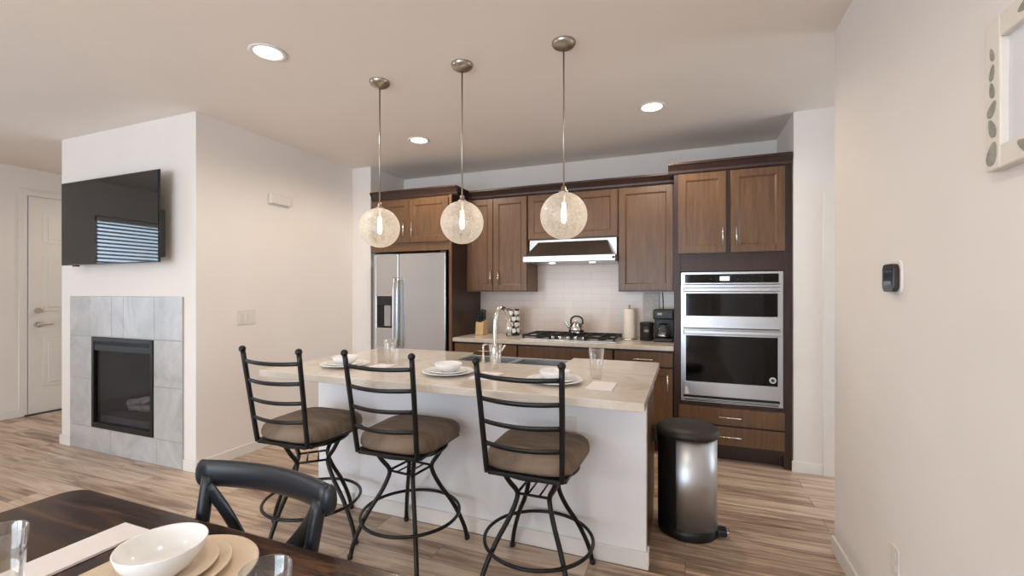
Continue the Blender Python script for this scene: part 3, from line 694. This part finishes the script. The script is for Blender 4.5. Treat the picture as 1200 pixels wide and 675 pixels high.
# ------------------------------------------------------------------ bar stools
def make_stool():
    root = thing('bar_stool', '', 'bar stool')
    base = bpy.data.objects.new('base', None); base.empty_display_size = .05; C.objects.link(base); base.parent = root
    for k_ in range(4):
        a = PI/4+k_*PI/2
        path = catmull([(.185, .525), (.145, .478), (.110, .435), (.120, .385), (.165, .31), (.222, .23), (.265, .15), (.292, .075), (.306, 0)], 5)[:] if False else None
        pr2 = [(.187, 0, .551), (.150, 0, .492), (.112, 0, .440), (.117, 0, .395), (.155, 0, .32), (.212, 0, .235), (.258, 0, .15), (.291, 0, .07), (.306, 0, .006)]
        pts = [Matrix.Rotation(a, 3, 'Z') @ p for p in catmull(pr2, 5)]
        MB().tube(pts, .0115, 10).build('leg', IRON, base)
        MB().lathe([(0, 0), (.013, 0), (.0145, .004), (.0145, .02), (.012, .024), (0, .024)], 14, tuple(Matrix.Rotation(a, 3, 'Z') @ V(.306, 0, 0))).build('foot_cap', BLACKP, base)
    MB().tube([(.257*math.cos(t*PI/24), .257*math.sin(t*PI/24), .2) for t in range(48)], .0085, 10, closed=True).build('foot_ring', IRON, base)
    g = MB(); q = .079
    for s_ in (-1, 1):
        g.tube([(-q, s_*q, .432), (q, s_*q, .432)], .0065, 8); g.tube([(s_*q, -q, .432), (s_*q, q, .432)], .0065, 8)
        g.tube([(s_*q*.36, -q, .432), (s_*q*.36, q, .432)], .0045, 8)
    g.build('waist_grid', IRON, base)
    MB().lathe([(0, .542), (.19, .542), (.197, .548), (.197, .556), (.19, .560), (0, .560)], 40).build('swivel_ring', IRON, base)
    top_ = bpy.data.objects.new('swivel_top', None); top_.empty_display_size = .05; C.objects.link(top_); top_.parent = root
    fr = MB(); fr.box(-.19, .19, -.205, .20, .5605, .580, bev=.008); fr.build('seat_frame', IRON, top_)
    # cushion: rounded square, slightly wider at the front, crowned
    N = 48; vs_ = []; fs = []; rings = []
    def rim(sc, z):
        r = []
        for k_ in range(N):
            t = 2*PI*k_/N; c_, s_ = math.cos(t), math.sin(t); e = 2/4.2
            x = math.copysign(abs(c_)**e, c_)*.222*sc; y = math.copysign(abs(s_)**e, s_)*.222*sc
            x *= 1+.05*(y/.222); r.append(len(vs_)); vs_.append(V(x, y, z))
        rings.append(r)
    for sc, z in ((.88, .5805), (.95, .585), (.985, .60), (.985, .62), (.96, .641), (.90, .655), (.78, .664), (.55, .670), (.25, .672)): rim(sc, z)
    for A_, B_ in zip(rings, rings[1:]):
        for k_ in range(N): fs.append((A_[k_], A_[(k_+1) % N], B_[(k_+1) % N], B_[k_]))
    fs.append(tuple(rings[0])[::-1]); fs.append(tuple(rings[-1]))
    MB().add(vs_, fs, True).build('seat', FABRIC, top_)
    for s_ in (-1, 1):
        p = MB(); P = catmull([(s_*.172, -.213, .570), (s_*.175, -.224, .64), (s_*.182, -.250, .82), (s_*.190, -.286, 1.060)], 6)
        p.tube(P, .0125, 12); p.build('back_post', IRON, top_)
        MB().sphere((s_*.1905, -.289, 1.072), .0175, 16).build('finial', IRON, top_)
    for z in (.708, .808, .910, 1.012):
        f = (z-.57)/.49; y = -.213-.073*f; xw = .172+.018*f
        pts = [(xw*t, y-.032*(1-t*t), z-.006*(1-t*t)) for t in [i/8-1 for i in range(17)]]
        MB().tube(pts, .008, 8, flat=(.0045, .0105), up=(0, 0, 1)).build('back_slat', IRON, top_)
    br = MB().box(-.165, .165, -.222, -.204, .561, .579, bev=.003); br.build('back_bracket', IRON, top_)
    return root
# thing > base / swivel top > their pieces
def copy_deep(o, parent=None):
    c = o.copy(); C.objects.link(c)
    if parent: c.parent = parent
    for ch in o.children: copy_deep(ch, c)
    return c
proto = make_stool()
stools = [proto, copy_deep(proto), copy_deep(proto)]
spec = [((-1.976, 1.962, 0), 44, 1, 'black iron bar stool with brown cushion, behind the dining chair, farthest from the trash can'),
        ((-1.365, 2.028, 0), -6, 1, 'middle of the three black iron bar stools with brown cushions'),
        ((-.652, 2.03, 0), 0, 0, 'black iron bar stool with brown cushion, nearest the trash can')]
for o, (loc, rb, rt, lb_) in zip(stools, spec):
    o.location = loc; tag(o, lb_, 'bar stool', 'bar stools along the island')
    for ch in o.children:
        ch.rotation_euler = (0, 0, math.radians(rb if ch.name.startswith('base') else rt))

# ------------------------------------------------------------------ trash can
tc_ = thing('trash_can', 'stainless step trash can with dark lid at the end of the island', 'trash can', (0.012, 2.775, 0))
MB().lathe([(0, .002), (.158, .002), (.162, .006), (.162, .05), (.158, .055), (0, .055)], 48).build('base_ring', BLACKP, tc_)
MB().lathe([(.05, .0555), (.157, .0555), (.157, .556), (.05, .556)], 56).build('body', steel('brushed_steel_can', rough=.38), tc_)
sp = MB(); n = 14; a0, a1 = math.radians(135), math.radians(248)
arc = [(a0+(a1-a0)*i/n) for i in range(n+1)]
poly = [(.1585*math.cos(a), .1585*math.sin(a)) for a in arc]+[(.163*math.cos(a), .163*math.sin(a)) for a in arc[::-1]]
sp.prism(poly, .0556, .556, 'z'); sp.build('rear_cover', BLACKP, tc_)
MB().lathe([(0, .610), (.10, .608), (.15, .601), (.166, .590), (.170, .578), (.170, .5565), (0, .5565)], 56).build('lid', LIDM, tc_)
MB().box(-.188, -.160, -.05, .05, .50, .575, bev=.006).build('hinge', BLACKP, tc_)
pd = MB(); pd.box(.150, .205, -.055, .01, .012, .05, bev=.010, seg=3); pd.build('pedal', BLACKP, tc_)
MB().box(.190, .218, -.05, .005, .030, .044, bev=.005).build('pedal_pad', STEEL, tc_)

# ------------------------------------------------------------------ dining table and chair
dt = thing('dining_table', 'dark walnut dining table set with white dishes in the foreground', 'table', (-1.0, .365, 0))
t_ = MB(); rr = .06; poly = []
for cx, cy, a0 in ((.80-rr, .465-rr, 0), (-.80+rr, .465-rr, 90), (-.80+rr, -.465+rr, 180), (.80-rr, -.465+rr, 270)):
    for i in range(7): a = math.radians(a0+15*i); poly.append((cx+rr*math.cos(a), cy+rr*math.sin(a)))
t_.prism(poly, .712, .7495, 'z', bev=.006); t_.build('tabletop', TABLE, dt)
a_ = MB()
for y in (-.38, .36): a_.box(-.70, .70, y, y+.022, .62, .7115)
for x in (-.72, .70): a_.box(x, x+.022, -.38, .382, .62, .7115)
a_.build('apron', TABLE, dt)
for x in (-.71, .71):
    for y in (-.37, .37):
        l = MB(); b0, b1 = .04, .028
        l.add([(x+sx*b1, y+sy*b1, 0) for sx, sy in ((-1, -1), (1, -1), (1, 1), (-1, 1))]+[(x+sx*b0, y+sy*b0, .7112) for sx, sy in ((-1, -1), (1, -1), (1, 1), (-1, 1))],
              [(3, 2, 1, 0), (4, 5, 6, 7), (0, 1, 5, 4), (1, 2, 6, 5), (2, 3, 7, 6), (3, 0, 4, 7)])
        l.build('leg', TABLE, dt)

dc = thing('dining_chair', 'black cross-back dining chair pushed up to the walnut table', 'chair', (-1.08, .68, 0))
# the back stands at local y about +.22, chair faces -Y
PX = .205
rail = []
for i in range(17):
    t = i/8-1; rail.append((t*.236, .212+.04*(1-t*t), .841))
mb = MB()
mb.tube(rail, .03, 14, flat=(.019, .041), up=(0, -.15, 1))
for e in (rail[0], rail[-1]): mb.sphere(e, .019, 12, (1, 1, 2.1))
mb.build('top_rail', CHAIRB, dc)
for s_ in (-1, 1):
    P = catmull([(s_*.19, .24, 0), (s_*.195, .205, .25), (s_*.19, .165, .45), (s_*.198, .178, .66), (s_*.208, .210, .838)], 6)
    MB().tube(P, .018, 12).build('back_post', CHAIRB, dc)
    P = catmull([(s_*.195, .208, .812), (s_*.13, .226, .725), (s_*.04, .222, .63), (-s_*.06, .205, .55), (-s_*.185, .172, .475)], 6)
    off = .009*s_
    MB().tube([(p[0], p[1]+off, p[2]) for p in P], .02, 12, flat=(.0065, .024), up=(-s_*.68, 0, .73)).build('cross_brace', CHAIRB, dc)
    P = catmull([(s_*.19, -.19, 0), (s_*.195, -.185, .43)], 4)
    MB().tube(P, .017, 12).build('front_leg', CHAIRB, dc)
    MB().tube([(s_*.19, -.18, .2), (s_*.192, .2, .2)], .010, 10).build('stretcher', CHAIRB, dc)
mb = MB(); mb.box(-.215, .215, -.22, .20, .432, .462, bev=.012, seg=3); mb.build('seat', CHAIRB, dc)
TZ = .7500
mt = MB().box(-.135, .16, -.19, .135, 0, .004, bev=.0015).build('placemat', MATC); mt.location = (-1.095, .58, TZ); tag(mt, 'tan placemat under the dishes on the dining table', 'placemat')
napkin('napkin', -1.342, .56, TZ, .105, .36, math.radians(0), 'long folded white napkin on the dining table beside the bowl')
plate(-1.0, .625, TZ+.0042, .150, 'large cream plate at the bottom of the stack on the dining table', CREAMC, .02)
plate(-1.025, .62, TZ+.0124, .118, 'middle cream plate in the stack on the dining table', CREAMC, .02)
plate(-1.032, .616, TZ+.0202, .100, 'top cream plate directly under the bowl on the dining table', CREAMC, .018)
bowl(-1.03, .612, TZ+.0268, .082, .062, 'glossy white bowl on top of the stack on the dining table')
tumbler(-1.28, .462, TZ+.0065, .034, .042, .135, 'glass tumbler at the left edge of the photo on the dining table')
tumbler(-.693, .58, TZ, .036, .043, .13, 'glass tumbler on the dining table right of the plate stack')

# ------------------------------------------------------------------ fireplace
fp = thing('fireplace', 'black gas fireplace set in a grey marble tile surround below the television', 'fireplace', (0, FY, 0))
tx0, tx1, tz1 = -5.095, -3.595, 1.332
gm = MB(); y0_, y1_ = -.008, -.0005
gm.box(tx0, bx0, y0_, y1_, 0, tz1); gm.box(bx1, tx1, y0_, y1_, 0, tz1); gm.box(bx0, bx1, y0_, y1_, bz1, tz1); gm.box(bx0, bx1, y0_, y1_, 0, bz0)
gm.build('grout_bed', GROUT, fp)
tl = MB(); g_ = .0018
def tile(x0, x1, z0, z1): tl.box(x0+g_, x1-g_, -.013, -.0078, z0+g_, z1-g_, bev=.0012, seg=1)
xs = [tx0, -4.80, -4.49, -4.33, -3.93, tx1]
for a, b_ in zip(xs, xs[1:]): tile(a, b_, .99, tz1)
zs = [.004, .21, .62, .99]
for a, b_ in zip(zs, zs[1:]):
    if b_ > .25 or True:
        tile(tx0, bx0-.001, a, b_) if a > .2 else None
        tile(bx1+.001, tx1, a, b_) if a > .2 else None
for a, b_ in zip([tx0, -4.5, -3.9, tx1], [-4.5, -3.9, tx1]): tile(a, b_, .004, .207)
tl.build('tile_surround', TILE, fp)
FR = plain('fireplace_black', srgb(13, 14, 17), .4, .2, var=.05)
f = MB(); e = .0015
f.box(bx0+e, bx0+.036, -.02, .03, bz0+e, bz1-e, bev=.003); f.box(bx1-.036, bx1-e, -.02, .03, bz0+e, bz1-e, bev=.003)
f.box(bx0+.036, bx1-.036, -.02, .03, bz0+e, bz0+.045, bev=.003); f.box(bx0+.036, bx1-.036, -.02, .03, bz1-.035, bz1-e, bev=.003); f.box(bx0+.036, bx1-.036, -.016, .03, bz1-.115, bz1-.062, bev=.003)
f.build('frame', FR, fp)
for z in (bz1-.058, bz1-.045): MB().box(bx0+.036, bx1-.036, -.014, .012, z, z+.007).build('louver', DARKGREY, fp)
MB().box(bx0+.037, bx1-.037, -.004, 0, bz0+.046, bz1-.116).build('glass', GLASSD, fp)
fb = MB(); q = .004
fb.box(bx0+e, bx0+.02, .031, .44, bz0+e, bz1-e); fb.box(bx1-.02, bx1-e, .031, .44, bz0+e, bz1-e); fb.box(bx0+e, bx1-e, .44, .455, bz0+e, bz1-e); fb.box(bx0+.02, bx1-.02, .031, .44, bz0+e, bz0+.10); fb.box(bx0+.02, bx1-.02, .031, .44, bz1-.03, bz1-e)
fb.build('firebox', plain('firebox_lining', srgb(84, 84, 88), .8, var=.2, scale=6), fp)
LOG = plain('log_grey', srgb(170, 160, 150), .9, var=.35, scale=14, bump=.3)
cx = (bx0+bx1)/2
for p0, p1, r in (((cx-.24, .2, bz0+.14), (cx+.25, .24, bz0+.15), .035), ((cx-.2, .15, bz0+.19), (cx+.12, .26, bz0+.23), .03), ((cx+.2, .14, bz0+.14), (cx-.02, .25, bz0+.30), .026), ((cx-.02, .16, bz0+.20), (cx+.26, .2, bz0+.34), .02)):
    p0, p1 = V(*p0), V(*p1); pts = [p0.lerp(p1, i/8)+V(random.uniform(-.006, .006), random.uniform(-.006, .006), random.uniform(-.006, .006)) for i in range(9)]
    MB().tube(pts, [r*(.85+.3*random.random()) for _ in pts], 12).build('log', LOG, fp)

# ------------------------------------------------------------------ television
tv = thing('television', 'flat black television on a wall mount above the fireplace', 'television', (-4.336, 2.17, 1.945))
MB().box(-.648, .648, .004, .014, -.351, .351, bev=.002).build('case', BLACKP, tv)
MB().box(-.640, .640, 0, .0045, -.343, .343, bev=.001).build('screen', SCREEN, tv)
MB().box(-.60, .63, .0145, .06, -.31, .05, bev=.006).build('rear_housing', BLACKP, tv)
MB().box(-.25, .25, .0602, .1215, -.18, .05, bev=.003).build('wall_mount', BLACKP, tv)
MB().box(-.50, -.43, .006, .03, -.362, -.3512, bev=.003).build('sensor', BLACKP, tv)

# ------------------------------------------------------------------ wall fittings
sw = thing('light_switch', 'white wide light switch plate on the wall right of the fireplace', 'switch', (FX1, 2.705, 1.155))
MB().box(.0005, .007, -.085, .085, -.06, .06, bev=.002).build('plate', PLATEW, sw)
for y in (-.048, 0, .048): MB().box(.0065, .011, y-.016, y+.016, -.033, .033, bev=.002).build('rocker', PLATEW, sw)
ch = thing('door_chime', 'white rectangular chime box high on the beige wall', 'chime', (FX1, 3.035, 2.205))
MB().box(.0005, .04, -.11, .11, -.045, .045, bev=.006).build('cover', PLATEW, ch)
vn = MB()
for i in range(5): vn.box(.0395, .0415, -.09, .09, -.030+i*.013, -.026+i*.013)
vn.build('grille', PAINT, ch)
th = thing('thermostat', 'rounded black and silver thermostat on the right wall', 'thermostat', (.735, 2.072, 1.422))
def rbox(mb, x0, x1, hy, hz, r):
    poly = []
    for cy, cz, a0 in ((hy-r, hz-r, 0), (-hy+r, hz-r, 90), (-hy+r, -hz+r, 180), (hy-r, -hz+r, 270)):
        for i in range(7): a = math.radians(a0+15*i); poly.append((cy+r*math.cos(a), cz+r*math.sin(a)))
    return mb.prism(poly, x0, x1, 'x', bev=.0015)
rbox(MB(), -.009, -.0005, .062, .062, .028).build('back_plate', TRIM, th)
rbox(MB(), -.027, -.0092, .052, .052, .026).build('body', plain('thermostat_silver', srgb(62, 58, 56), .3, .4, var=.05), th)
MB().box(-.0285, -.0268, -.033, .036, -.026, .022, bev=.001).build('screen', BLACKG, th)
rbox(MB(), -.0282, -.0268, .04, .011, .009).build('top_band', BLACKP, th).location = (0, 0, .038)
ou = thing('wall_outlet', 'white electrical outlet low on the right wall', 'outlet', (.735, 2.075, .36))
MB().box(-.007, -.0005, -.035, .035, -.058, .058, bev=.002).build('plate', PLATEW, ou)
for z in (-.022, .022): rbox(MB(), -.0095, -.0068, .017, .015, .008).build('socket', PLATEW, ou).location = (0, 0, z)

# framed picture with grey leaf border
pc = thing('framed_picture', 'whitewashed picture frame with grey leaf pattern on the right wall', 'picture', (.735, 1.20, 1.855))
hy, hz, bw = .285, .185, .056
fm = MB()
fm.box(-.028, -.0005, -hy, -hy+bw, -hz, hz, bev=.004); fm.box(-.028, -.0005, hy-bw, hy, -hz, hz, bev=.004); fm.box(-.028, -.0005, -hy+bw, hy-bw, -hz, -hz+bw, bev=.004); fm.box(-.028, -.0005, -hy+bw, hy-bw, hz-bw, hz, bev=.004)
fr_ = fm.build('frame', plain('whitewash', srgb(226, 219, 210), .6, var=.03, scale=20), pc)
MB().box(-.012, -.0008, -hy+bw, hy-bw, -hz+bw, hz-bw).build('print', plain('art_paper', srgb(222, 222, 226), .7, var=.05, scale=5), pc)
LEAF = plain('leaf_grey', srgb(150, 147, 138), .7, var=.25, scale=30)
lf = MB()
def leaf(y, z, L, wd, rot):
    n = 12; vs_ = []
    for i in range(n):
        t = 2*PI*i/n; a = L*.5*math.cos(t); b_ = wd*.5*math.sin(t)*(1-.35*math.cos(t))
        vs_.append((y+a*math.cos(rot)-b_*math.sin(rot), z+a*math.sin(rot)+b_*math.cos(rot)))
    lf.prism(vs_, -.0300, -.0278, 'x')
for z, L, wd, r in ((-.145, .06, .036, 1.9), (-.082, .05, .024, 1.2), (-.035, .045, .024, 2.2), (.012, .04, .018, 1.4), (.055, .04, .016, 1.8), (.10, .035, .014, 1.3)):
    leaf(hy-bw*.5, z, L, wd, r); leaf(-hy+bw*.5, z, L, wd, r)
for y in (-.18, -.1, -.02, .06, .14):
    leaf(y, -hz+bw*.5, .06, .026, .4+y); leaf(y, hz-bw*.5, .05, .022, -.3+y)
lf.build('leaf_border', LEAF, pc)

# ------------------------------------------------------------------ lamps
def point(name, parent, loc, power, radius):
    l = bpy.data.lights.new(name, 'POINT'); l.energy = power; l.color = LAMP; l.shadow_soft_size = radius
    o = bpy.data.objects.new(name, l); o.location = loc; C.objects.link(o); o.parent = parent; return o
def downlight(x, y, label, k=1.2):
    t = thing('recessed_light', label, 'ceiling light', (x, y, H), group='recessed ceiling lights')
    MB().lathe([(.072, -.001), (.098, -.001), (.1, -.005), (.092, -.010), (.078, -.008), (.072, -.004), (.072, -.001)], 40).build('trim_ring', TRIM, t)
    MB().lathe([(0, -.0055), (.0715, -.0045), (.0715, -.001), (0, -.001)], 40).build('lens', LENS, t)
    l = bpy.data.lights.new('downlight', 'SPOT'); l.energy = DOWNLIGHT_W*4*k; l.color = LAMP; l.spot_size = math.radians(168); l.spot_blend = .5; l.shadow_soft_size = .06
    o = bpy.data.objects.new('downlight', l); o.location = (0, 0, -.03); C.objects.link(o); o.parent = t
    return t
downlight(-2.223, 1.876, 'recessed round ceiling light nearest the television wall', .85)
downlight(-.23, 3.456, 'recessed round ceiling light in front of the oven tower')
downlight(-2.239, 3.453, 'recessed round ceiling light between the left and middle pendant rods')
# extra fittings out of view, added to brighten the living area and hall
for x, y in ((-.25, .3), (-4.4, -.8), (-2.3, -1.4), (-5.6, -1.6), (-6.0, 3.9)):
    downlight(x, y, 'unseen recessed ceiling light added to brighten the living area', .95)

def make_pendant():
    t = thing('pendant_lamp', '', 'pendant lamp')
    MB().lathe([(.066, H), (.066, H-.008), (.058, H-.022), (.036, H-.036), (.012, H-.044), (0, H-.045)], 36).build('canopy', NICKEL, t)
    MB().cyl((0, 0, 1.925), (0, 0, H-.043), .0048, 12).build('rod', NICKEL, t)
    so = MB().lathe([(0, 1.950), (.010, 1.950), (.013, 1.945), (.014, 1.926), (.024, 1.922), (.026, 1.914), (.018, 1.910), (.018, 1.862), (0, 1.860)], 24).build('socket', NICKEL, t)
    n = 40; prof = []
    for i in range(n+1):
        a = math.asin(.022/.1285)+(PI-math.asin(.022/.1285))*i/n
        prof.append((.1285*math.sin(a) if i < n else 0, 1.787+.1285*math.cos(a)))
    MB().lathe(prof, 64).build('globe_shade', GLOBE, t)
    MB().lathe([(0, 1.745), (.008, 1.748), (.013, 1.762), (.014, 1.80), (.011, 1.835), (.010, 1.859), (0, 1.859)], 20).build('bulb', BULB, t)
    return t
pend = make_pendant()
PX_ = [(-1.858, 2.405, 'pendant globe lamp hanging leftmost, in front of the refrigerator cabinet'), (-1.253, 2.40, 'middle of the three glass globe pendant lamps'), (-.622, 2.39, 'pendant globe lamp hanging in front of the range hood')]
for i, (x, y, lb_) in enumerate(PX_):
    o = pend if i == 0 else dup(pend, (x, y, 0))
    o.location = (x, y, 0); tag(o, lb_, 'pendant lamp', 'globe pendants over the island')
    point('pendant_glow', o, (0.045, -.045, 1.79), PENDANT_W, .03)
